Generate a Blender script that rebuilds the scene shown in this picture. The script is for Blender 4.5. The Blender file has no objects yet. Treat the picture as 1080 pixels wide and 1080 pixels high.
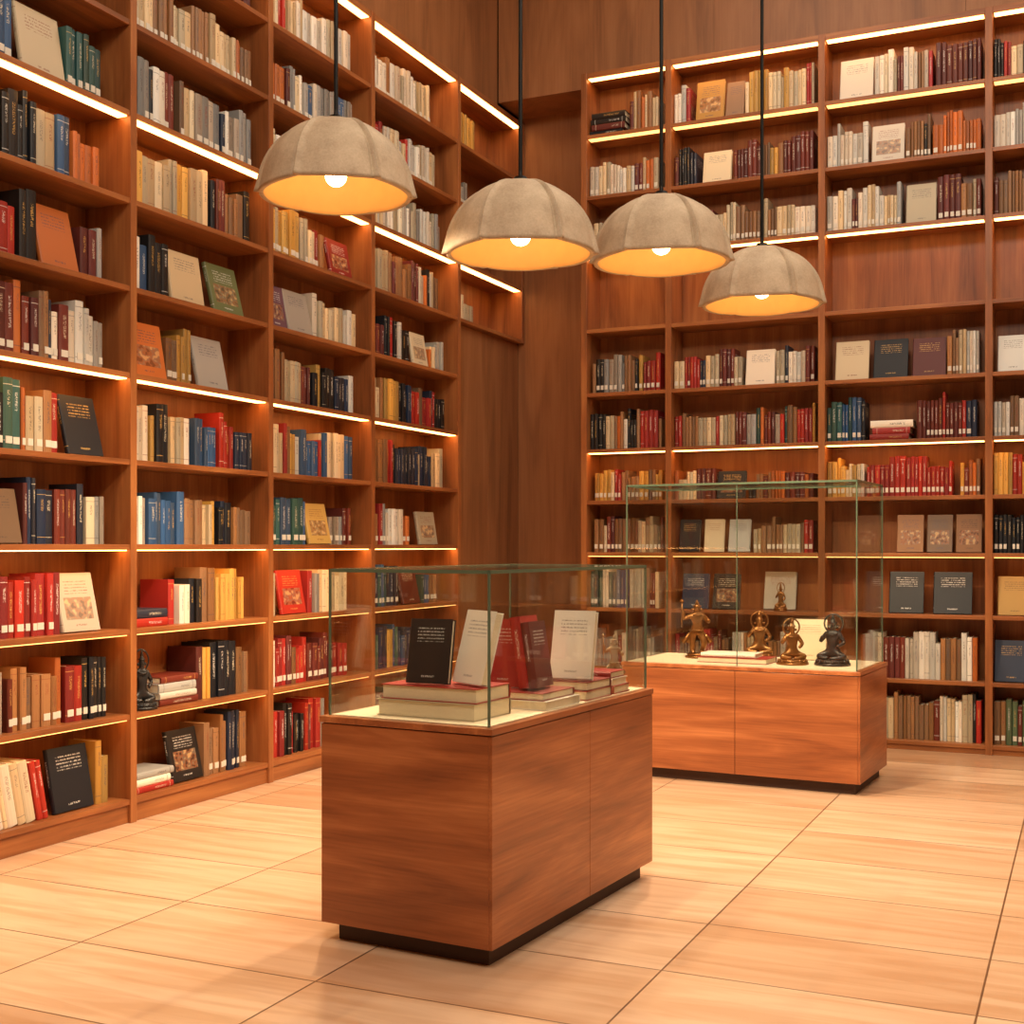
import bpy, bmesh, math, random
from mathutils import Matrix, Vector
random.seed(11)
S = bpy.context.scene
COL = S.collection
try:
    S.view_settings.view_transform = 'Standard'
    S.view_settings.look = 'None'
except Exception as e:
    print(e)

# ------------------------------------------------------------------ helpers
def lin(c):
    return tuple(((v/255)/12.92 if v/255 <= .04045 else ((v/255+.055)/1.055)**2.4) for v in c)

def new_mat(name):
    m = bpy.data.materials.new(name); m.use_nodes = True
    nt = m.node_tree
    b = nt.nodes.get('Principled BSDF')
    return m, nt, b

def N(nt, t, **kw):
    n = nt.nodes.new(t)
    for k, v in kw.items():
        setattr(n, k, v)
    return n

def math_n(nt, op, a, b=None):
    n = nt.nodes.new('ShaderNodeMath'); n.operation = op
    for i, v in enumerate((a, b)):
        if v is None: continue
        if isinstance(v, (int, float)): n.inputs[i].default_value = v
        else: nt.links.new(v, n.inputs[i])
    return n.outputs[0]

def mixc(nt, fac, a, b, blend='MIX'):
    n = nt.nodes.new('ShaderNodeMix'); n.data_type = 'RGBA'; n.blend_type = blend
    for sock, v in ((n.inputs[0], fac), (n.inputs[6], a), (n.inputs[7], b)):
        if isinstance(v, (int, float)): sock.default_value = v
        elif isinstance(v, tuple): sock.default_value = (*v[:3], 1)
        else: nt.links.new(v, sock)
    return n.outputs[2]

def wood(name, axis, dark, mid, light, rough=.38, scale=1.0):
    m, nt, b = new_mat(name)
    tc = N(nt, 'ShaderNodeTexCoord')
    def mp(lo, hi):
        mpn = N(nt, 'ShaderNodeMapping')
        s = [hi*scale]*3; s['XYZ'.index(axis)] = lo*scale
        mpn.inputs['Scale'].default_value = s
        nt.links.new(tc.outputs['Object'], mpn.inputs[0]); return mpn.outputs[0]
    n1 = N(nt, 'ShaderNodeTexNoise'); n1.inputs['Scale'].default_value = 1
    n1.inputs['Detail'].default_value = 5; n1.inputs['Distortion'].default_value = 1.2
    nt.links.new(mp(.7, 5.5), n1.inputs[0])
    n2 = N(nt, 'ShaderNodeTexNoise'); n2.inputs['Scale'].default_value = 1
    n2.inputs['Detail'].default_value = 4
    nt.links.new(mp(2.5, 80), n2.inputs[0])
    f = math_n(nt, 'ADD', math_n(nt, 'MULTIPLY', n1.outputs[0], .75), math_n(nt, 'MULTIPLY', n2.outputs[0], .25))
    r = N(nt, 'ShaderNodeValToRGB')
    e = r.color_ramp.elements
    e[0].position = .32; e[0].color = (*lin(dark), 1)
    e[1].position = .68; e[1].color = (*lin(light), 1)
    k = e.new(.5); k.color = (*lin(mid), 1)
    nt.links.new(f, r.inputs[0])
    nt.links.new(r.outputs[0], b.inputs['Base Color'])
    b.inputs['Roughness'].default_value = rough
    bp = N(nt, 'ShaderNodeBump'); bp.inputs['Strength'].default_value = .08; bp.inputs['Distance'].default_value = .01
    nt.links.new(n2.outputs[0], bp.inputs['Height']); nt.links.new(bp.outputs[0], b.inputs['Normal'])
    return m

WD, WM, WL = (118, 69, 37), (154, 93, 51), (180, 118, 67)
wood_x = wood('walnut_grain_x', 'X', WD, WM, WL)
wood_y = wood('walnut_grain_y', 'Y', WD, WM, WL)
wood_z = wood('walnut_grain_z', 'Z', WD, WM, WL)
wall_wood = wood('walnut_panel', 'Z', (126, 82, 50), (152, 101, 62), (166, 114, 74), .5, .8)
case_x = wood('cabinet_grain_x', 'X', (124, 68, 38), (164, 97, 56), (200, 130, 80), .32, 1.1)
case_y = wood('cabinet_grain_y', 'Y', (124, 68, 38), (164, 97, 56), (200, 130, 80), .32, 1.1)

def plain(name, rgb, rough=.5, metal=0, noise=0, nscale=8):
    m, nt, b = new_mat(name)
    c = lin(rgb)
    b.inputs['Roughness'].default_value = rough; b.inputs['Metallic'].default_value = metal
    tc = N(nt, 'ShaderNodeTexCoord'); n = N(nt, 'ShaderNodeTexNoise')
    n.inputs['Scale'].default_value = nscale; n.inputs['Detail'].default_value = 5
    nt.links.new(tc.outputs['Object'], n.inputs[0])
    o = mixc(nt, n.outputs[0], tuple(v*(1-noise) for v in c), tuple(min(1, v*(1+noise)) for v in c))
    nt.links.new(o, b.inputs['Base Color'])
    return m

def emis(name, rgb, st):
    m, nt, b = new_mat(name)
    b.inputs['Base Color'].default_value = (*rgb, 1)
    b.inputs['Emission Color'].default_value = (*rgb, 1)
    b.inputs['Emission Strength'].default_value = st
    return m

dark_mat = plain('dark_recess', (38, 22, 14), .7, noise=.1)
kick_mat = plain('dark_walnut_kick', (62, 36, 24), .6, noise=.2)
cream_mat = plain('cream_linen', (238, 222, 190), .8, noise=.06, nscale=60)
black_metal = plain('black_metal', (18, 17, 16), .4, .6)
concrete, nt, b = new_mat('cast_stone')
tc = N(nt, 'ShaderNodeTexCoord')
na = N(nt, 'ShaderNodeTexNoise'); na.inputs['Scale'].default_value = 9; na.inputs['Detail'].default_value = 8; na.inputs['Roughness'].default_value = .6
nb = N(nt, 'ShaderNodeTexNoise'); nb.inputs['Scale'].default_value = 110; nb.inputs['Detail'].default_value = 4
nt.links.new(tc.outputs['Object'], na.inputs[0]); nt.links.new(tc.outputs['Object'], nb.inputs[0])
rc = N(nt, 'ShaderNodeValToRGB'); rc.color_ramp.elements[0].position = .30; rc.color_ramp.elements[0].color = (*lin((160, 140, 116)), 1)
rc.color_ramp.elements[1].position = .68; rc.color_ramp.elements[1].color = (*lin((202, 184, 158)), 1)
nt.links.new(math_n(nt, 'ADD', math_n(nt, 'MULTIPLY', na.outputs[0], .7), math_n(nt, 'MULTIPLY', nb.outputs[0], .3)), rc.inputs[0])
nt.links.new(rc.outputs[0], b.inputs['Base Color']); b.inputs['Roughness'].default_value = .75
bp = N(nt, 'ShaderNodeBump'); bp.inputs['Strength'].default_value = .15; bp.inputs['Distance'].default_value = .004
nt.links.new(nb.outputs[0], bp.inputs['Height']); nt.links.new(bp.outputs[0], b.inputs['Normal'])
inner_mat = plain('shade_inner_gilt', (240, 196, 124), .6, 0, .1, 12)
bronze = plain('aged_bronze', (146, 100, 56), .34, .8, .45, 25)
black_stone = plain('black_stone', (38, 36, 36), .35, 0, .3, 20)
STRIP = emis('led_strip_warm', (1.0, .46, .13), 9.0)
STRIP_SOFT = emis('led_strip_soft', (1.0, .46, .13), 3.2)
BULB = emis('warm_bulb', (1.0, .70, .34), 24)

# glass
glass, nt, b = new_mat('clear_glass')
nt.nodes.remove(b)
out = nt.nodes['Material Output']
tr = N(nt, 'ShaderNodeBsdfTransparent'); tr.inputs[0].default_value = (.965, .98, .968, 1)
gl = N(nt, 'ShaderNodeBsdfGlossy'); gl.inputs['Roughness'].default_value = .02
lw = N(nt, 'ShaderNodeLayerWeight'); lw.inputs[0].default_value = .5
fac = math_n(nt, 'ADD', math_n(nt, 'MULTIPLY', math_n(nt, 'POWER', lw.outputs['Facing'], 3.5), .6), .045)
mx = N(nt, 'ShaderNodeMixShader')
nt.links.new(fac, mx.inputs[0]); nt.links.new(tr.outputs[0], mx.inputs[1]); nt.links.new(gl.outputs[0], mx.inputs[2])
nt.links.new(mx.outputs[0], out.inputs[0])
glass_edge, nt, b = new_mat('glass_edge_green')
b.inputs['Base Color'].default_value = (*lin((98, 118, 98)), 1)
b.inputs['Roughness'].default_value = .12
b.inputs['Alpha'].default_value = .88

# book material
book_mat, nt, b = new_mat('book_cover')
ca = N(nt, 'ShaderNodeVertexColor'); ca.layer_name = 'col'
ci = N(nt, 'ShaderNodeVertexColor'); ci.layer_name = 'ink'
uv = N(nt, 'ShaderNodeUVMap'); uv.uv_map = 'UVMap'
sp = N(nt, 'ShaderNodeSeparateXYZ'); nt.links.new(uv.outputs[0], sp.inputs[0])
U, V = sp.outputs[0], sp.outputs[1]
R = ci.outputs['Alpha']
def between(x, a, c):
    return math_n(nt, 'MULTIPLY', math_n(nt, 'GREATER_THAN', x, a), math_n(nt, 'LESS_THAN', x, c))
def noise_at(x, y, z):
    cb = N(nt, 'ShaderNodeCombineXYZ')
    for i, v in enumerate((x, y, z)):
        nt.links.new(v, cb.inputs[i])
    n = N(nt, 'ShaderNodeTexNoise'); n.inputs['Scale'].default_value = 1; n.inputs['Detail'].default_value = 1
    nt.links.new(cb.outputs[0], n.inputs[0]); return n.outputs[0]
R40 = math_n(nt, 'MULTIPLY', R, 400)
lo = math_n(nt, 'ADD', math_n(nt, 'MULTIPLY', R, .3), .32)
sm = math_n(nt, 'MULTIPLY', between(U, .36, .66), math_n(nt, 'MULTIPLY', math_n(nt, 'GREATER_THAN', V, lo), math_n(nt, 'LESS_THAN', V, .82)))
glyph = math_n(nt, 'GREATER_THAN', noise_at(math_n(nt, 'MULTIPLY', U, 7), math_n(nt, 'MULTIPLY', V, 70), R40), .52)
spine_text = math_n(nt, 'MULTIPLY', sm, glyph)
onsp = between(U, -.01, 1.01)
bands = math_n(nt, 'ADD', between(V, .90, .912), between(V, .12, .132))
bands = math_n(nt, 'MULTIPLY', math_n(nt, 'MULTIPLY', bands, onsp), math_n(nt, 'GREATER_THAN', R, .6))
rows = math_n(nt, 'GREATER_THAN', math_n(nt, 'SINE', math_n(nt, 'MULTIPLY', V, 120)), .3)
g2 = math_n(nt, 'GREATER_THAN', noise_at(math_n(nt, 'MULTIPLY', U, 44), math_n(nt, 'MULTIPLY', V, 19), R40), .48)
cov_text = math_n(nt, 'MULTIPLY', math_n(nt, 'MULTIPLY', between(U, 2.18, 2.82), between(V, .64, .86)), math_n(nt, 'MULTIPLY', rows, g2))
cov2 = math_n(nt, 'MULTIPLY', math_n(nt, 'MULTIPLY', between(U, 2.35, 2.65), between(V, .09, .12)), g2)
mask = math_n(nt, 'MINIMUM', math_n(nt, 'ADD', math_n(nt, 'ADD', spine_text, bands), math_n(nt, 'ADD', cov_text, cov2)), 1)
c1 = mixc(nt, math_n(nt, 'MULTIPLY', mask, .6), ca.outputs[0], ci.outputs[0])
pic_on = math_n(nt, 'MULTIPLY', math_n(nt, 'MULTIPLY', between(U, 2.12, 2.88), between(V, .2, .58)), math_n(nt, 'GREATER_THAN', R, .68))
pn = noise_at(math_n(nt, 'MULTIPLY', U, 7), math_n(nt, 'MULTIPLY', V, 9), R40)
rp = N(nt, 'ShaderNodeValToRGB'); rp.color_ramp.interpolation = 'EASE'
e = rp.color_ramp.elements; e[0].position = .35; e[0].color = (*lin((80, 46, 32)), 1); e[1].position = .65; e[1].color = (*lin((215, 175, 120)), 1)
k = e.new(.45); k.color = (*lin((160, 100, 60)), 1); k = e.new(.54); k.color = (*lin((130, 112, 96)), 1)
nt.links.new(pn, rp.inputs[0])
c2 = mixc(nt, math_n(nt, 'MULTIPLY', pic_on, .7), c1, rp.outputs[0])
nt.links.new(c2, b.inputs['Base Color']); b.inputs['Roughness'].default_value = .5
page_mat = plain('book_pages', (232, 218, 188), .85, 0, .08, 120)
label_mat = plain('spine_label', (226, 220, 206), .7)

# ------------------------------------------------------------------ mesh builder
class MB:
    def __init__(s):
        s.v = []; s.f = []; s.m = []; s.c = []; s.i = []; s.uv = []
        s.mats = []
    def mi(s, m):
        if m not in s.mats: s.mats.append(m)
        return s.mats.index(m)
    def face(s, pts, mat, col=(1, 1, 1), ink=(0, 0, 0, 0), uv=None):
        n = len(s.v); s.v.extend(pts); s.f.append(tuple(range(n, n+len(pts))))
        s.m.append(s.mi(mat)); s.c.append(col); s.i.append(ink); s.uv.append(uv or [(-1, -1)]*len(pts))
    def box(s, M, x0, x1, y0, y1, z0, z1, mat, col=(1, 1, 1), ink=(0, 0, 0, 0), uvx=False):
        n = len(s.v)
        P = [(x0, y0, z0), (x1, y0, z0), (x1, y1, z0), (x0, y1, z0), (x0, y0, z1), (x1, y0, z1), (x1, y1, z1), (x0, y1, z1)]
        s.v.extend([M @ Vector(p) for p in P])
        fs = [(0, 4, 7, 3), (1, 2, 6, 5), (0, 1, 5, 4), (2, 3, 7, 6), (0, 3, 2, 1), (4, 5, 6, 7)]
        k = s.mi(mat)
        for j, f in enumerate(fs):
            s.f.append(tuple(n+a for a in f)); s.m.append(k); s.c.append(col); s.i.append(ink)
            if uvx and j == 1: s.uv.append([(2, 0), (3, 0), (3, 1), (2, 1)])
            else: s.uv.append([(-1, -1)]*4)
    def build(s, name, parent=None, bevel=0, smooth=False):
        me = bpy.data.meshes.new(name)
        me.from_pydata([tuple(v) for v in s.v], [], s.f)
        for m in s.mats: me.materials.append(m)
        me.polygons.foreach_set('material_index', s.m)
        ca = me.color_attributes.new('col', 'FLOAT_COLOR', 'CORNER')
        cb = me.color_attributes.new('ink', 'FLOAT_COLOR', 'CORNER')
        ul = me.uv_layers.new(name='UVMap')
        A = []; B = []; C = []
        for f, c, i, u in zip(s.f, s.c, s.i, s.uv):
            for q in range(len(f)):
                A.extend((*c[:3], 1)); B.extend(i); C.extend(u[q])
        ca.data.foreach_set('color', A); cb.data.foreach_set('color', B); ul.data.foreach_set('uv', C)
        if smooth: me.polygons.foreach_set('use_smooth', [True]*len(s.f))
        me.update()
        o = bpy.data.objects.new(name, me); COL.objects.link(o)
        if parent: o.parent = parent
        if bevel:
            bm = o.modifiers.new('bevel', 'BEVEL'); bm.width = bevel; bm.segments = 2; bm.limit_method = 'ANGLE'
        return o

def empty(name, loc=(0, 0, 0), rz=0):
    e = bpy.data.objects.new(name, None); e.location = loc; e.rotation_euler = (0, 0, rz)
    e.empty_display_size = .1
    COL.objects.link(e); return e

# ------------------------------------------------------------------ books
C = dict(K=(24, 23, 26), N=(34, 44, 66), B=(56, 90, 132), W=(228, 221, 207), C=(218, 198, 162), R=(164, 42, 34),
         D=(104, 42, 34), G=(50, 86, 80), O=(202, 112, 50), Y=(212, 164, 80), T=(150, 110, 74), S=(160, 154, 146),
         P=(88, 64, 86), V=(90, 102, 68))
def col_of(k):
    r, g, bb = C[k]; j = random.uniform(.76, 1.1); t = random.uniform(-9, 9)
    return lin((min(250, max(8, r*j+t)), min(250, max(8, g*j)), min(250, max(8, bb*j-t))))
def ink_of(k):
    if k in 'KNDBGPRV': c = random.choice([(232, 222, 196), (214, 172, 96), (235, 235, 230)])
    else: c = random.choice([(60, 50, 46), (130, 50, 40), (60, 66, 90)])
    return lin(c)

def book(mb, M, T, D, H, k, label=False, rnd=None):
    c = col_of(k); r = random.random(); ct = .0035
    if rnd is not None: r = rnd; c = lin(C[k]) if k != 'W' else lin((240, 234, 222))
    ink = (*ink_of(k), r)
    xs = [0, .18*T, .5*T, .82*T, T]; ys = [.007, .002, 0, .002, .007]
    for a in range(4):
        u0, u1 = xs[a]/T, xs[a+1]/T
        mb.face([M @ Vector(p) for p in ((xs[a], ys[a], 0), (xs[a+1], ys[a+1], 0), (xs[a+1], ys[a+1], H), (xs[a], ys[a], H))],
                book_mat, c, ink, [(u0, 0), (u1, 0), (u1, 1), (u0, 1)])
    mb.face([M @ Vector((xs[a], ys[a], H)) for a in range(5)] + [M @ Vector((T, .011, H)), M @ Vector((0, .011, H))], book_mat, c, ink)
    mb.face([M @ Vector((xs[a], ys[a], 0)) for a in range(4, -1, -1)] + [M @ Vector((0, .011, 0)), M @ Vector((T, .011, 0))], book_mat, c, ink)
    mb.box(M, 0, ct, .007, D, 0, H, book_mat, c, ink)
    mb.box(M, T-ct, T, .007, D, 0, H, book_mat, c, ink, True)
    mb.box(M, ct, T-ct, .011, D-.005, .004, H-.005, page_mat)
    if label:
        z0 = .03
        mb.box(M, T*.16, T*.84, -.0012, .003, z0, z0+.035, label_mat)

def T3(x, y, z): return Matrix.Translation((x, y, z))
def RX(a): return Matrix.Rotation(a, 4, 'X')
def RY(a): return Matrix.Rotation(a, 4, 'Y')
def RZ(a): return Matrix.Rotation(a, 4, 'Z')

def face_book(mb, M, x, y, z, W, H, k, T=.03, lean=.2, yaw=0, rnd=None):
    book(mb, M @ T3(x, y, z) @ RZ(yaw) @ RX(-lean) @ RZ(-math.pi/2), T, W, H, k, False, rnd)
def flat_book(mb, M, x, y, z, L, D, T, k, yaw=0, flip=False):
    F = T3(L, D, 0) @ RZ(math.pi) if flip else Matrix.Identity(4)
    book(mb, M @ T3(x, y, z) @ RZ(yaw) @ F @ T3(0, 0, T) @ RY(math.pi/2), T, D, L, k)

def fill(mb, M, x0, x1, z, spec, tk):
    w = x1-x0
    lab = random.random() < .4
    for seg in spec.split('|'):
        kind, a, bq, pal, h = seg.split()
        a = x0+.006+float(a)*(w-.012); e = x0+.006+float(bq)*(w-.012); h = float(h)
        if kind == 'b':
            x = a; k = None; run = 0
            y0 = random.uniform(.055, .07)
            while True:
                if run <= 0:
                    k = random.choice(pal if random.random() < (.8 if len(pal) > 1 else .97) else 'CYTKRDDWO'); run = random.choice([1, 1, 1, 2, 2, 4]); bh = h+random.uniform(-.07, .03); bt = random.uniform(*tk)
                run -= 1
                T = bt*random.uniform(.9, 1.1)
                if x+T > e: break
                book(mb, M @ T3(x, y0+random.uniform(-.01, .014), z+.0005), T, random.uniform(.18, .22), bh+random.uniform(-.004, .004), k, lab and random.random() < .8)
                x += T+random.uniform(.0005, .003)
        elif kind == 'l':
            x = a; th = .2; first = True
            while True:
                T = random.uniform(*tk)
                hh = h+random.uniform(-.02, .02)
                if x+T/math.cos(th) > e: break
                if first: x = x+hh*math.sin(th); first = False
                if x+T/math.cos(th) > e: break
                book(mb, M @ T3(x, .045, z+.0005) @ RY(-th), T, .21, hh, random.choice(pal))
                x += T/math.cos(th)+.002
        elif kind in 'fF':
            face_book(mb, M, a, .085 if kind == 'f' else .2, z+.001, min(e-a, .30), h, pal, lean=random.uniform(.16, .26))
        elif kind == 's':
            zz = z+.0005; n = int(h)
            for q in range(n):
                T = random.uniform(.035, .055); L = (e-a)*random.uniform(.86, .98)
                flat_book(mb, M, a+random.uniform(0, .02), .04+random.uniform(0, .01), zz, L, .22, T, pal[q % len(pal)])
                zz += T+.0005

def rand_spec():
    pals = ['KND', 'CWT', 'RDT', 'SWB', 'YCT', 'NBG', 'CWC', 'TDK', 'WSC']
    a = random.uniform(.3, .6); e = random.uniform(.85, .97)
    s = f"b 0 {a:.2f} {random.choice(pals)} .29"
    if random.random() < .35:
        s += f"|f {a+.02:.2f} {a+.22:.2f} {random.choice('KWCTDR')} .28|b {a+.25:.2f} {max(e, a+.3):.2f} {random.choice(pals)} .28"
    else: s += f"|b {a:.2f} {e:.2f} {random.choice(pals)} .3"
    return s

# ------------------------------------------------------------------ bookcases
def bookcase(name, bname, M, ups, rows, ztop, depth, strips, softs, specs, wood_run, tk, base=0.0, bay_min={}, plinth=.1):
    mb = MB(); st = MB(); bk = MB()
    t = .05
    for i, x in enumerate(ups):
        zlo = base
        if i > 0 and i == len(ups)-1 and (i-1) in bay_min: zlo = bay_min[i-1]-.03
        mb.box(M, x-t/2, x+t/2, -.006, depth, zlo, ztop, wood_z)
    for i in range(len(ups)-1):
        a, c = ups[i]+t/2, ups[i+1]-t/2
        zmin = bay_min.get(i, -1)
        lo = zmin-.03 if zmin > 0 else 0
        mb.box(M, a, c, depth-.02, depth, lo, ztop, wood_z)
        mb.box(M, a, c, 0, depth-.02, ztop-.045, ztop, wood_run)
        if zmin < 0:
            mb.box(M, a, c, .012, depth-.02, 0, rows[0]-.03, wood_run)
        for j, z in enumerate(rows+[3.27] if name.endswith('001') else rows):
            if z < zmin-.01: continue
            mb.box(M, a, c, 0, depth-.02, z-.03, z, wood_run)
            s = None
            if any(abs(z-q) < .02 for q in strips): s = STRIP
            elif any(abs(z-q) < .02 for q in softs): s = STRIP_SOFT
            if s: st.box(M, a+.01, c-.01, .012, .075, z-.036, z-.0305, s)
        if any(abs(ztop-q) < .02 for q in strips):
            st.box(M, a+.01, c-.01, .012, .075, ztop-.051, ztop-.0455, STRIP)
        for j, z in enumerate(rows):
            if z < zmin-.01: continue
            sp_ = specs.get((i, j))
            if sp_ is None: sp_ = rand_spec()
            if sp_ == '': continue
            fill(bk, M, a, c, z, sp_, tk)
    e = empty(name.split('.')[0])
    o = mb.build('frame', e, bevel=.002); o2 = st.build('shelf_led_strips', e)
    bk.build(bname)
    return e

ZL = [.13, .59, 1.05, 1.51, 1.97, 2.44, 2.91, 3.385, 3.86, 4.35, 4.84]
UL = [1.60, 2.87, 4.15, 5.42, 6.69, 7.95, 9.33, 10.62]
XL = -4.73
ML = T3(XL, 0, 0) @ RZ(math.pi/2)
L = {}
L.update({(2, 0): "l .05 .5 CWC .3|l .45 .585 R .3|f .60 .83 K .33|b .85 .95 YCO .31",
 (2, 1): "b 0 .35 SG .31|b .35 .67 TDT .31|b .67 .77 R .33|b .77 .93 KD .32",
 (2, 2): "b 0 .64 R .33|f .65 .87 W .31", (2, 3): "f .2 .42 T .27|b .43 .78 KND .31|b .78 .92 SCW .27",
 (2, 4): "b 0 .43 NGB .32|b .43 .67 CRT .34|f .68 .89 K .32", (2, 5): "b 0 .43 PND .34|b .43 .91 WSNW .32",
 (2, 6): "b 0 .4 RD .32|b .41 .52 K .34|f .53 .74 O .33|b .76 .9 WSG .27",
 (2, 7): "b 0 .51 K .35|b .51 .62 C .31|b .62 .7 BN .32|b .71 .88 O .28",
 (2, 8): "b 0 .41 SB .33|f .42 .66 C .34|b .67 .9 SGW .31",
 (3, 0): "s 0 .30 RWW 3|f .31 .53 K .3|b .54 .93 KSNT .33",
 (3, 1): "s .2 .49 DWW 4|b .5 .92 CTWY .32",
 (3, 2): "s 0 .28 RNR 2|b .29 .36 R .3|b .37 .66 CW .29|b .66 .92 Y .3",
 (3, 3): "b 0 .14 WS .29|b .14 .4 B .3|b .4 .65 TYC .29|b .65 .94 KTN .28",
 (3, 4): "b 0 .17 CW .33|b .17 .3 YK .32|b .3 .47 CW .31|b .47 .66 B .3|b .66 .8 R .31|b .8 .96 NRT .3",
 (3, 5): "f .02 .26 O .31|b .27 .47 YT .31|f .5 .73 S .31",
 (3, 6): "b 0 .14 WB .32|b .14 .29 KN .31|f .3 .54 C .3|f .62 .86 V .31",
 (3, 7): "b 0 .6 CYC .34|b .6 .92 TDK .32", (3, 8): "b 0 .37 TSWK .33|b .37 .94 SNWS .32",
 (3, 9): "b 0 .93 CWCT .31", (3, 10): "b 0 .93 CWCT .31",
 (4, 0): "b 0 .6 RSW .31", (4, 1): "b 0 .85 RDT .29", (4, 2): "b 0 .14 CW .29|f .15 .38 R .29|b .42 .88 CS .27",
 (4, 3): "b 0 .4 GB .29|f .42 .64 Y .28|b .65 .9 SW .26", (4, 4): "b 0 .93 CRBKW .31",
 (4, 5): "b 0 .2 TY .32|b .2 .45 CG .31|b .45 .92 NKK .3", (4, 6): "f .02 .2 P .28|f .22 .45 S .29|b .47 .92 CWC .29",
 (4, 7): "b 0 .35 CY .33|b .36 .62 TRC .31|f .64 .87 R .26", (4, 8): "b 0 .92 CWY .31",
 (4, 9): "b 0 .3 CS .32|b .3 .92 KSWBC .31", (4, 10): "b .02 .9 CCW .32",
 (5, 3): "b 0 .5 SWT .29|f .6 .82 C .26", (5, 4): "b 0 .95 KRNC .3", (5, 5): "b 0 .2 TC .3|b .2 .95 KNTRN .29",
 (5, 6): "b 0 .2 DK .3|b .2 .5 RK .3|f .52 .7 C .26|b .72 .92 WC .22", (5, 7): "b 0 .85 CTWT .31",
 (5, 8): "b 0 .35 CW .31|b .35 .88 SWC .29", (5, 9): "b 0 .2 RK .31|b .2 .85 CWC .3", (5, 10): "b 0 .75 CWW .31",
 (6, 7): "b 0 .35 CW .22", (6, 8): '', (6, 9): "b 0 .25 S .24", (6, 10): "b 0 .35 Y .3"})
bookcase('bookshelf', 'books', ML, UL, ZL, 5.37, .33, [5.37, 3.86, 2.44, 1.51], [1.05, .59], L, wood_y, (.026, .062), bay_min={6: 3.385})

ZB = [.07, .52, 1.0, 1.45, 1.87, 2.29, 2.75, 3.88, 4.36, 4.86]
UB = [-3.80+.025, -3.056, -1.85, -.663, .52, 1.71, 2.9, 4.09]
YB = 9.71
Bs = {(0, 9): "s 0 .5 KDK 4|b .52 .9 CO .3", (0, 8): "b 0 .95 CWC .28", (0, 7): "b .05 .95 CWT .27", (0, 6): "b .03 .7 KST .29|b .7 .95 R .29",
 (0, 5): "b 0 .96 TRCK .3", (0, 4): "b .05 .95 YT .25", (0, 3): "b .05 .95 TDC .27",
 (1, 9): "b 0 .14 WR .3|f .15 .35 Y .33|f .36 .49 T .3|b .5 .97 YCC .31", (1, 8): "b 0 .16 KND .3|f .2 .4 C .26|b .42 .98 DTD .29",
 (1, 7): "b 0 .98 CCT .29", (1, 6): "b 0 .5 RCSN .29|f .5 .7 W .28|b .71 .98 CTBN .3", (1, 5): "b 0 .98 SGDTRC .29",
 (1, 4): "b 0 .3 YC .22|f .3 .5 K .22|b .52 .97 TOD .19", (1, 3): "f .03 .18 K .26|f .21 .35 C .26|f .38 .53 W .26|b .56 .97 CT .25",
 (1, 2): "f .05 .24 N .28|f .27 .46 K .28|F .6 .82 W .3",
 (2, 9): "f .08 .3 W .32|b .31 .7 WCW .32|b .7 .98 TKD .33", (2, 8): "b 0 .28 W .31|f .29 .5 W .29|b .51 .68 KT .3|b .68 .98 O .3",
 (2, 7): "b 0 .5 WC .3|f .51 .7 C .3|b .71 .98 SKC .32", (2, 6): "f .05 .27 C .3|f .3 .52 K .3|f .55 .76 D .29|b .77 .98 CTW .32",
 (2, 5): "b 0 .27 BKG .3|s .28 .56 RRW 3|b .58 .98 DNR .31", (2, 4): "b 0 .26 CY .28|b .26 .83 R .27|b .85 .98 OTY .24",
 (2, 3): "f .45 .62 T .28|f .64 .8 T .28|f .82 .98 T .28", (2, 2): "f .4 .62 K .31|f .68 .92 K .31", (2, 1): "b .3 .98 TDRW .32", (2, 0): "b 0 .98 KTWC .33",
 (3, 9): "b 0 .3 KR .3|b .3 .9 CKT .3", (3, 8): "b 0 .3 WSC .3|b .3 .9 K .3", (3, 7): "b 0 .9 KDT .3", (3, 6): "f .02 .2 W .27|b .22 .9 NRC .3",
 (3, 5): "b 0 .9 WTD .3", (3, 4): "b 0 .9 YYR .29", (3, 2): "f .02 .22 Y .28|f .3 .5 T .28", (3, 0): "b 0 .9 GVTD .3", (3, 1): "f .0 .2 N .3|b .3 .9 K .3"}
MBk = T3(0, YB, 0)
bookcase('bookshelf.001', 'books', MBk, UB, ZB, 5.37, .33, [5.37, 3.88, 2.29], [4.86, 1.45], Bs, wood_x, (.020, .040))

# ------------------------------------------------------------------ shell
I = Matrix.Identity(4)
# floor
fm, nt, b = new_mat('stone_tile')
tc = N(nt, 'ShaderNodeTexCoord')
mp = N(nt, 'ShaderNodeMapping'); mp.inputs['Location'].default_value = (.33, -.07, 0)
nt.links.new(tc.outputs['Object'], mp.inputs[0])
br = N(nt, 'ShaderNodeTexBrick'); br.offset = 0; br.offset_frequency = 2
br.inputs['Scale'].default_value = 1; br.inputs['Brick Width'].default_value = 1.05; br.inputs['Row Height'].default_value = .605
br.inputs['Mortar Size'].default_value = .0042; br.inputs['Mortar Smooth'].default_value = .2
br.inputs['Color1'].default_value = (*lin((202, 164, 131)), 1); br.inputs['Color2'].default_value = (*lin((230, 200, 170)), 1)
br.inputs['Mortar'].default_value = (*lin((118, 86, 62)), 1)
nt.links.new(mp.outputs[0], br.inputs[0])
m2 = N(nt, 'ShaderNodeMapping'); m2.inputs['Scale'].default_value = (.9, 8, 1)
nt.links.new(tc.outputs['Object'], m2.inputs[0])
nz = N(nt, 'ShaderNodeTexNoise'); nz.inputs['Scale'].default_value = 1.4; nz.inputs['Detail'].default_value = 7; nz.inputs['Distortion'].default_value = .8
nt.links.new(m2.outputs[0], nz.inputs[0])
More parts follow.
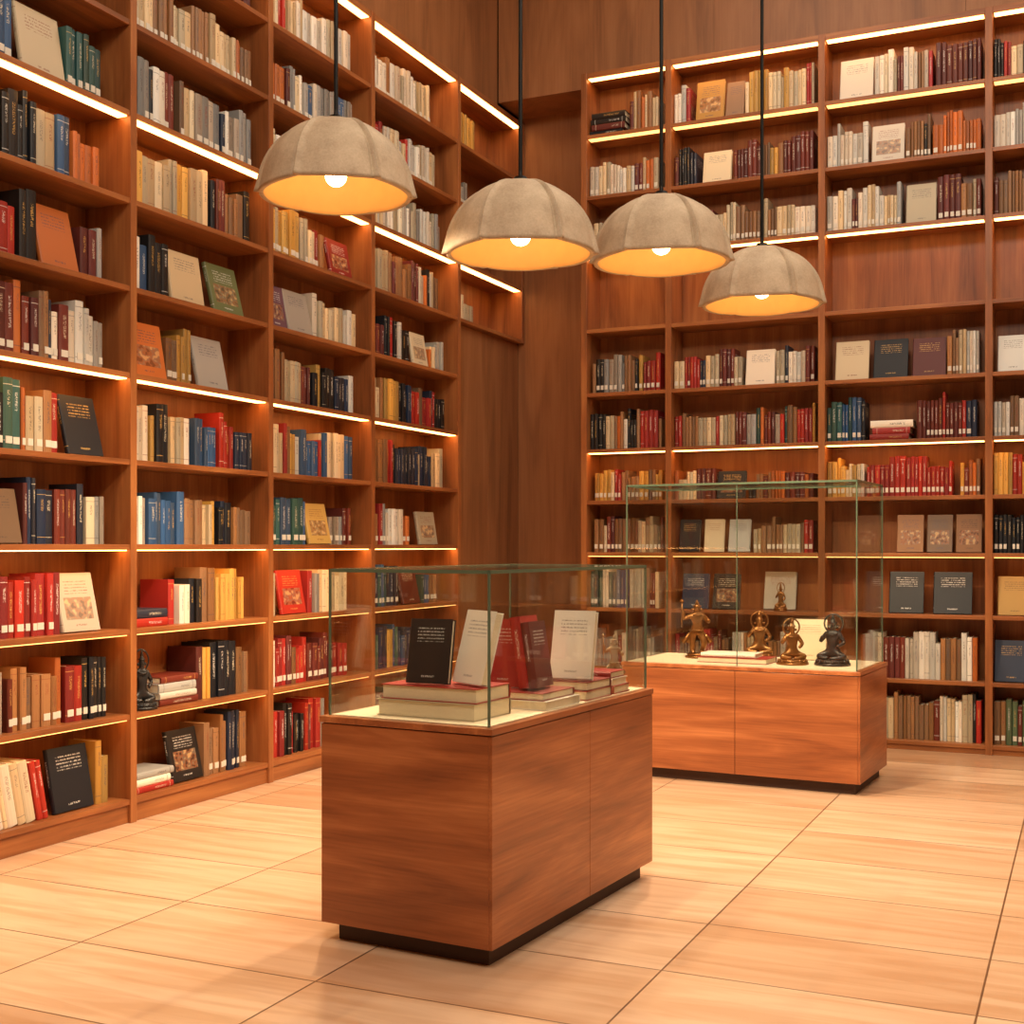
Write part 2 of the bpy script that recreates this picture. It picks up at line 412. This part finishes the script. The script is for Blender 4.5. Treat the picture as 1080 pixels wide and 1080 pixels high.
rr = N(nt, 'ShaderNodeValToRGB'); rr.color_ramp.elements[0].position = .36; rr.color_ramp.elements[0].color = (.78, .65, .53, 1)
rr.color_ramp.elements[1].position = .62; rr.color_ramp.elements[1].color = (1.0, 1.0, 1.0, 1)
nt.links.new(nz.outputs[0], rr.inputs[0])
nt.links.new(mixc(nt, .75, br.outputs[0], rr.outputs[0], 'MULTIPLY'), b.inputs['Base Color'])
b.inputs['Roughness'].default_value = .3
bp = N(nt, 'ShaderNodeBump'); bp.inputs['Strength'].default_value = .3; bp.inputs['Distance'].default_value = .003; bp.invert = True
nt.links.new(br.outputs['Fac'], bp.inputs['Height']); nt.links.new(bp.outputs[0], b.inputs['Normal'])

CEIL = 7.0
X0, X1, Y0, Y1 = -5.06, 5.0, -4.0, 10.65
mb = MB(); mb.box(I, X0-.2, X1+.2, Y0-.2, Y1+.2, -.1, 0, fm); mb.build('floor')
mb = MB(); mb.box(I, X0-.2, X1+.2, Y0-.2, Y1+.2, CEIL, CEIL+.1, plain('ceiling_plaster', (190, 174, 154), .9)); mb.build('ceiling')
def panels(mb, axis, a, c, pos, out, z0, z1, w):
    n = max(1, round((c-a)/w)); s = (c-a)/n
    for k in range(n):
        p, q = a+k*s+.001, a+(k+1)*s-.001
        if axis == 'x': mb.box(I, p, q, min(pos, out), max(pos, out), z0, z1, wall_wood)
        else: mb.box(I, min(pos, out), max(pos, out), p, q, z0, z1, wall_wood)
mb = MB()
mb.box(I, X0-.2, X0, Y0, Y1+.1, 0, CEIL, dark_mat)
panels(mb, 'y', Y0, 1.57, X0, X0+.02, 0, 5.375, 1.2)
panels(mb, 'y', Y0, Y1-.49, X0, -4.77, 5.375, CEIL, 1.28)
panels(mb, 'y', 9.36, Y1, X0, -4.79, 0, 3.35, .65)
mb.build('wall_left')
mb = MB()
mb.box(I, X0, X1+.2, Y1+.012, Y1+.2, 0, CEIL, dark_mat)
panels(mb, 'x', -4.79, -3.80, Y1+.012, Y1, 0, 5.42, 1.0)
mb.box(I, -3.80, X1, YB+.335, Y1+.012, 0, 5.42, wood_z)
panels(mb, 'x', -4.765, X1, Y1+.012, Y1-.48, 5.42, CEIL, 1.95)
mb.build('wall_back')
mb = MB(); mb.box(I, X1, X1+.2, Y0, Y1, 0, CEIL, plain('side_plaster', (190, 164, 134), .9)); mb.build('wall_right')
mb = MB(); mb.box(I, X0, X1, Y0-.2, Y0, 0, CEIL, plain('front_plaster', (196, 172, 144), .9)); mb.build('wall_front')

# ------------------------------------------------------------------ display cases
def display_case(org, rz, W, Dp, zb, zt, seam_front, seam_side, glass_joint):
    e = empty('display_case', (org[0], org[1], 0), rz)
    b_ = MB(); g = MB(); ed = MB(); ki = MB(); li = MB()
    ki.box(I, -W+.05, -.04, .05, Dp-.05, 0, .075, kick_mat)
    core = MB(); core.box(I, -W+.008, -.008, .008, Dp-.008, .072, zb-.03, dark_mat)
    t = .02; gp = .003
    z0, z1 = .07, zb-.032
    def split(a, c, s):
        if not s: return [(a, c)]
        m = a+(c-a)*s; return [(a, m-gp/2), (m+gp/2, c)]
    for a, c in split(-W+gp, -gp-.012, seam_front):
        b_.box(I, a, c, 0, t, z0, z1, case_x); b_.box(I, a, c, Dp-t, Dp, z0, z1, case_x)
    for a, c in split(gp, Dp-gp, seam_side):
        b_.box(I, -t, 0, a+.0, c, z0, z1, case_y); b_.box(I, -W, -W+t-.0, a+t, c-t if c > Dp-.1 else c, z0, z1, case_y)
    tp = MB(); tp.box(I, -W-.004, .004, -.004, Dp+.004, zb-.028, zb-.004, case_y)
    li.box(I, -W+.03, -.03, .03, Dp-.03, zb-.004, zb, cream_mat)
    th = .008; i_ = .022; a0, a1, c0, c1 = -W+i_, -i_, i_, Dp-i_
    zg = zb-.002
    g.box(I, a0+th, a1-th, c0, c0+th, zg, zt-th, glass); g.box(I, a0+th, a1-th, c1-th, c1, zg, zt-th, glass)
    g.box(I, a0, a0+th, c0, c1, zg, zt-th, glass); g.box(I, a1-th, a1, c0, c1, zg, zt-th, glass)
    g.box(I, a0, a1, c0, c1, zt-th, zt, glass)
    w = .008
    for x in (a0-.001, a1-w+.001):
        for y in (c0-.001, c1-w+.001):
            ed.box(I, x, x+w, y, y+w, zg, zt+.001, glass_edge)
    for y in (c0-.001, c1-w+.001): ed.box(I, a0, a1, y, y+w, zt-.012, zt+.001, glass_edge)
    for x in (a0-.001, a1-w+.001): ed.box(I, x, x+w, c0, c1, zt-.012, zt+.001, glass_edge)
    if glass_joint:
        xm = -W/2; ed.box(I, xm-.002, xm+.002, c0-.001, c0+th, zg, zt, glass_edge)
    core.build('carcass', e); ki.build('kick_plinth', e); b_.build('door_panels', e, bevel=.0015)
    tp.build('top_rim', e, bevel=.002); li.build('display_bed', e); g.build('glass_hood', e); ed.build('glass_edges', e)
    return e

R1 = math.radians(-4.3)
N1 = (-1.921, 4.045)
display_case(N1, R1, .75, 1.475, .858, 1.413, 0, .55, False)
R2 = math.radians(-3.2)
N2 = (-1.254, 7.78)
display_case(N2, R2, 1.54, .79, .748, 1.90, .5, 0, True)

# --- contents case 1 (local frame matrix)
M1 = T3(N1[0], N1[1], 0) @ RZ(R1)
zb = .8585
mb = MB()
flat_book(mb, M1, -.56, .10, zb, .43, .28, .062, 'C', 0, True); flat_book(mb, M1, -.55, .115, zb+.0625, .42, .26, .055, 'R', 0, True)
mb.build('book_stack')
mb = MB(); face_book(mb, M1, -.465, .17, zb+.119, .18, .245, 'K', .03, .2, .12, .3); mb.build('black_book')
mb = MB(); face_book(mb, M1, -.300, .27, zb+.119, .20, .28, 'W', .035, .26, -.45, .3); mb.build('white_book')
mb = MB()
flat_book(mb, M1, -.46, .50, zb, .42, .30, .035, 'W', 0, True); flat_book(mb, M1, -.48, .51, zb+.0355, .42, .28, .03, 'R', 0, True)
mb.build('book_stack')
mb = MB()
face_book(mb, M1, -.39, .63, zb+.067, .17, .275, 'R', .03, .2, .1, .3)
book(mb, M1 @ T3(-.195, .555, zb+.073) @ RY(-.16) @ RZ(.12), .045, .2, .285, 'R', False, .3)
book(mb, M1 @ T3(-.148, .557, zb+.073) @ RY(-.16) @ RZ(.12), .035, .19, .265, 'D', False, .3)
mb.build('red_books')
mb = MB()
flat_book(mb, M1, -.38, .86, zb, .34, .26, .04, 'R', 0, True); flat_book(mb, M1, -.37, .87, zb+.0405, .33, .24, .036, 'R', 0, True)
mb.build('book_stack')
mb = MB(); face_book(mb, M1, -.235, .92, zb+.078, .19, .29, 'W', .035, .24, .1, .3); mb.build('white_book')
mb = MB(); flat_book(mb, M1, -.40, 1.13, zb, .36, .18, .035, 'R'); flat_book(mb, M1, -.40, 1.135, zb+.0355, .35, .17, .03, 'W'); flat_book(mb, M1, -.39, 1.14, zb+.066, .33, .16, .028, 'R'); mb.build('book_stack')

# --- figurines
def figurine(name, loc, h, mat, pose='stand', rz=0, sq=1.0):
    if pose == 'stand':
        V = [(0, 0, .50, .095), (0, 0, .60, .075), (0, 0, .73, .105), (0, 0, .815, .045), (0, -.005, .88, .068), (0, 0, .96, .05), (0, 0, 1.0, .02),
             (.10, 0, .76, .05), (.20, -.02, .64, .04), (.16, -.12, .70, .034),
             (-.10, 0, .76, .05), (-.22, 0, .70, .04), (-.25, -.06, .86, .034),
             (.06, 0, .44, .075), (.12, -.06, .27, .058), (.07, 0, .10, .045), (.09, -.07, .07, .036),
             (-.06, 0, .44, .075), (-.08, 0, .26, .058), (-.07, 0, .10, .045), (-.08, -.07, .07, .036)]
    else:
        V = [(0, 0, .26, .15), (0, 0, .40, .11), (0, 0, .58, .13), (0, 0, .70, .05), (0, -.01, .80, .085), (0, 0, .91, .055), (0, 0, 1.0, .02),
             (.14, 0, .63, .06), (.24, -.03, .46, .045), (.12, -.16, .38, .04),
             (-.14, 0, .63, .06), (-.25, -.03, .47, .045), (-.17, -.14, .60, .035),
             (.12, -.03, .22, .09), (.28, -.12, .17, .07), (.08, -.2, .14, .05), (-.02, -.2, .14, .04),
             (-.12, -.03, .22, .09), (-.28, -.12, .17, .07), (-.1, -.17, .14, .05), (-.04, -.17, .17, .04)]
    E = [(0, 1), (1, 2), (2, 3), (3, 4), (4, 5), (5, 6), (2, 7), (7, 8), (8, 9), (2, 10), (10, 11), (11, 12), (0, 13), (13, 14), (14, 15), (15, 16), (0, 17), (17, 18), (18, 19), (19, 20)]
    me = bpy.data.meshes.new('tmp'); me.from_pydata([v[:3] for v in V], E, [])
    o = bpy.data.objects.new('tmp', me); COL.objects.link(o)
    o.modifiers.new('s', 'SKIN')
    for i, v in enumerate(V):
        sv = me.skin_vertices[0].data[i]; sv.radius = (v[3], v[3]); sv.use_root = (i == 0)
    ss = o.modifiers.new('ss', 'SUBSURF'); ss.levels = 2
    dg = bpy.context.evaluated_depsgraph_get()
    m2 = bpy.data.meshes.new_from_object(o.evaluated_get(dg))
    bpy.data.objects.remove(o)
    bm = bmesh.new(); bm.from_mesh(m2)
    def disc(z0, z1, r0, r1):
        bmesh.ops.create_cone(bm, cap_ends=True, segments=24, radius1=r0, radius2=r1, depth=z1-z0, matrix=T3(0, -.04, (z0+z1)/2))
    def ring(R_, r_, M_, n=28):
        vs = []
        for i in range(n):
            a = 2*math.pi*i/n; row = []
            for j in range(6):
                q = 2*math.pi*j/6; rr_ = R_+r_*math.cos(q)
                row.append(bm.verts.new(M_ @ Vector((rr_*math.cos(a), rr_*math.sin(a), r_*math.sin(q)))))
            vs.append(row)
        for i in range(n):
            for j in range(6):
                bm.faces.new((vs[i][j], vs[(i+1) % n][j], vs[(i+1) % n][(j+1) % 6], vs[i][(j+1) % 6]))
    def cone(r1, r2, d, M_, s=12):
        bmesh.ops.create_cone(bm, cap_ends=True, segments=s, radius1=r1, radius2=r2, depth=d, matrix=M_)
    def ball(r, M_):
        bmesh.ops.create_uvsphere(bm, u_segments=12, v_segments=8, radius=r, matrix=M_)
    if pose == 'stand':
        disc(0, .035, .20, .20); disc(.03, .075, .16, .18)
        for s in (-1, 1):   # sash and skirt folds
            cone(.07, .03, .26, T3(s*.09, .03, .38) @ RY(-s*.25)); cone(.05, .02, .22, T3(s*.17, .02, .36) @ RY(-s*.6))
            ball(.03, T3(s*.07, 0, .87))
        ring(.10, .018, T3(0, 0, .49)); ring(.085, .012, T3(0, -.01, .78)); ring(.06, .014, T3(0, 0, .935))
        cone(.045, .008, .09, T3(0, 0, 1.0)); ball(.014, T3(0, -.072, .88))
        cone(.014, .014, .5, T3(-.26, -.08, .80) @ RX(.1), 8)
        bmesh.ops.create_uvsphere(bm, u_segments=12, v_segments=8, radius=.035, matrix=T3(-.26, -.1, 1.03))
    else:
        disc(0, .05, .36, .36); disc(.045, .09, .30, .34); disc(.085, .12, .33, .28)
        for i in range(14):     # lotus petals round the throne
            a = 2*math.pi*i/14; ball(.06, T3(.31*math.cos(a), -.04+.31*math.sin(a), .07) @ Matrix.Diagonal((.6, .6, .9, 1)))
        ball(.018, T3(0, -.092, .80))
        for s in (-1, 1): ball(.03, T3(s*.09, 0, .78)); ring(.05, .014, T3(s*.20, -.02, .53) @ RY(s*.5), 16)
        ring(.19, .02, T3(0, .06, .84) @ RX(math.pi/2)); ring(.12, .016, T3(0, -.02, .66) @ RX(.3)); ring(.075, .014, T3(0, 0, .865))
        cone(.05, .01, .10, T3(0, 0, .98))
    for v in bm.verts: v.co = Vector((v.co.x*h*sq, v.co.y*h*sq, v.co.z*h))
    me = bpy.data.meshes.new(name); bm.to_mesh(me); bm.free()
    me.materials.append(mat); me.polygons.foreach_set('use_smooth', [True]*len(me.polygons))
    o = bpy.data.objects.new(name, me); o.location = loc; o.rotation_euler = (0, 0, rz); COL.objects.link(o)
    return o
YAW = math.radians(24)
zc = .749
figurine('bronze_figurine', (-2.42, 8.33, zc), .37, bronze, 'stand', YAW, 1.1)
figurine('bronze_deity_statuette', (-2.02, 8.44, zc), .30, bronze, 'sit', YAW*.6)
figurine('bronze_deity_statuette', (-1.73, 8.10, zc), .28, bronze, 'sit', YAW*1.2)
figurine('black_stone_figurine', (-1.48, 8.14, zc), .31, black_stone, 'sit', YAW-.5)
figurine('pale_bronze_figurine', M1 @ Vector((-.15, 1.385, zb)), .23, plain('pale_bronze', (150, 125, 92), .5, .3, .2, 30), 'stand', YAW, .85)
figurine('dark_stone_figurine', (-4.825, 5.60, .5905), .32, black_stone, 'sit', math.radians(60), .72)
figurine('small_bronze_statuette', (-2.18, 9.80, 1.0005), .21, bronze, 'sit', .1, .7)
M2 = T3(N2[0], N2[1], 0) @ RZ(R2)
mb = MB(); flat_book(mb, M2, -1.08, .16, zc, .46, .24, .035, 'R', 0, True); flat_book(mb, M2, -1.06, .17, zc+.0355, .36, .20, .025, 'W', .03); mb.build('book_stack')
mb = MB(); face_book(mb, M2, -.58, .62, zc, .22, .27, 'C', .02, .25, .05, .3); mb.build('cream_book')

# ------------------------------------------------------------------ pendants
def pendant(loc, R=.345, zrim=2.95, rz=0):
    e = empty('pendant_lamp', (loc[0], loc[1], zrim), rz)
    P = 6; seg = 360; rings = 36; Hh = R*.98
    me = bpy.data.meshes.new('shade'); v = []; f = []; mi = []
    def surf(r_off, t, th, inner):
        a = t*math.pi/2*.97+.03
        r = R*math.sin(a)**.92; z = Hh*math.cos(a)
        ph = (th*P/(2*math.pi)) % 1
        pet = math.sin(math.pi*ph)
        # each petal laps over its neighbour: a raised welt with a sharp step and groove on one side
        rib = math.exp(-(ph/.05)**2) if ph < .5 else math.exp(-((1-ph)/.010)**2)
        grv = math.exp(-((1-ph-.03)/.018)**2)
        if t > .84:
            k = (t-.84)/.16
            r += k*k*.014*(1-.3*pet); z -= k*(.012+.008*pet**.6)
        if not inner: r += (.022*rib-.013*grv)*min(1, t*3)
        r -= r_off*math.sin(a); z -= r_off*math.cos(a)
        return (r*math.cos(th), r*math.sin(th), z)
    for inner in (0, 1):
        for i in range(rings+1):
            for j in range(seg):
                v.append(surf(.024 if inner else 0, i/rings, 2*math.pi*j/seg, inner))
    def idx(s, i, j): return s*(rings+1)*seg+i*seg+(j % seg)
    for i in range(rings):
        for j in range(seg):
            f.append((idx(0, i, j), idx(0, i+1, j), idx(0, i+1, j+1), idx(0, i, j+1))); mi.append(0)
            f.append((idx(1, i, j), idx(1, i, j+1), idx(1, i+1, j+1), idx(1, i+1, j))); mi.append(1)
    for j in range(seg):
        f.append((idx(0, rings, j), idx(1, rings, j), idx(1, rings, j+1), idx(0, rings, j+1))); mi.append(0)
    f.append(tuple(idx(0, 0, j) for j in range(seg-1, -1, -1))); mi.append(0)
    f.append(tuple(idx(1, 0, j) for j in range(seg))); mi.append(1)
    me.from_pydata(v, [], f); me.materials.append(concrete); me.materials.append(inner_mat)
    me.polygons.foreach_set('material_index', mi); me.polygons.foreach_set('use_smooth', [True]*len(f))
    o = bpy.data.objects.new('shade', me); COL.objects.link(o); o.parent = e
    def cyl(name, r0, r1, z0, z1, mat, seg=24):
        bm = bmesh.new(); bmesh.ops.create_cone(bm, cap_ends=True, segments=seg, radius1=r0, radius2=r1, depth=z1-z0, matrix=T3(0, 0, (z0+z1)/2))
        m = bpy.data.meshes.new(name); bm.to_mesh(m); bm.free(); m.materials.append(mat)
        q = bpy.data.objects.new(name, m); COL.objects.link(q); q.parent = e; return q
    cyl('cap', .045, .03, Hh-.006, Hh+.022, black_metal); cyl('gland', .012, .008, Hh+.02, Hh+.06, black_metal)
    cyl('cord', .010, .010, Hh+.05, CEIL-zrim-.03, black_metal, 12); cyl('ceiling_rose', .06, .06, CEIL-zrim-.032, CEIL-zrim, black_metal)
    cyl('socket', .03, .03, .13, Hh-.03, black_metal)
    bm = bmesh.new(); bmesh.ops.create_uvsphere(bm, u_segments=24, v_segments=16, radius=.05, matrix=T3(0, 0, .08))
    m = bpy.data.meshes.new('bulb'); bm.to_mesh(m); bm.free(); m.materials.append(BULB)
    m.polygons.foreach_set('use_smooth', [True]*len(m.polygons))
    q = bpy.data.objects.new('bulb', m); COL.objects.link(q); q.parent = e
    ld = bpy.data.lights.new('bulb_light', 'SPOT'); ld.energy = 165; ld.color = (1, .75, .48); ld.shadow_soft_size = .035
    ld.spot_size = math.radians(150); ld.spot_blend = .6
    lo_ = bpy.data.objects.new('bulb_light', ld); COL.objects.link(lo_); lo_.parent = e; lo_.location = (0, 0, .0)
    return e
pendant((-3.19, 5.03), .342, 3.14, .565)
pendant((-2.47, 5.52), .342, 2.90, .42)
pendant((-2.03, 6.33), .342, 2.985, .31)
pendant((-1.78, 7.50), .342, 2.945, .234)

# ------------------------------------------------------------------ lights
def area(loc, sx, sy, power, col, rot=(0, 0, 0)):  # soft fill added to raise the room's ambient level, not a fixture
    ld = bpy.data.lights.new('fill_light', 'AREA'); ld.shape = 'RECTANGLE'; ld.size = sx; ld.size_y = sy; ld.energy = power; ld.color = col
    o = bpy.data.objects.new('fill_light', ld); o.location = loc; o.rotation_euler = rot; COL.objects.link(o)
warm = (1, .85, .67)
area((-2.2, 7.5, CEIL-.02), 2.0, 2.0, 80, warm)
area((1.2, 6.8, CEIL-.02), 2.0, 2.0, 110, warm)
# added fill lights near the front of the room, tilted toward the cases and shelves
area((-1.0, 1.2, CEIL-.35), 2.0, 1.2, 180, warm, (math.radians(38), 0, math.radians(12)))
area((2.2, 2.4, CEIL-.35), 2.0, 1.2, 110, warm, (math.radians(35), 0, math.radians(35)))
w = bpy.data.worlds.new('World'); S.world = w; w.use_nodes = True
w.node_tree.nodes['Background'].inputs[0].default_value = (1, .8, .6, 1); w.node_tree.nodes['Background'].inputs[1].default_value = .2

# ------------------------------------------------------------------ camera
cd = bpy.data.cameras.new('camera'); cam = bpy.data.objects.new('camera', cd); COL.objects.link(cam)
cam.location = (0, 0, 1.5); cam.rotation_euler = (math.pi/2, 0, math.radians(24.49))
cd.lens = 1339/1080*36; cd.sensor_width = 36; cd.shift_y = 36/1080; cd.clip_start = .05
S.camera = cam
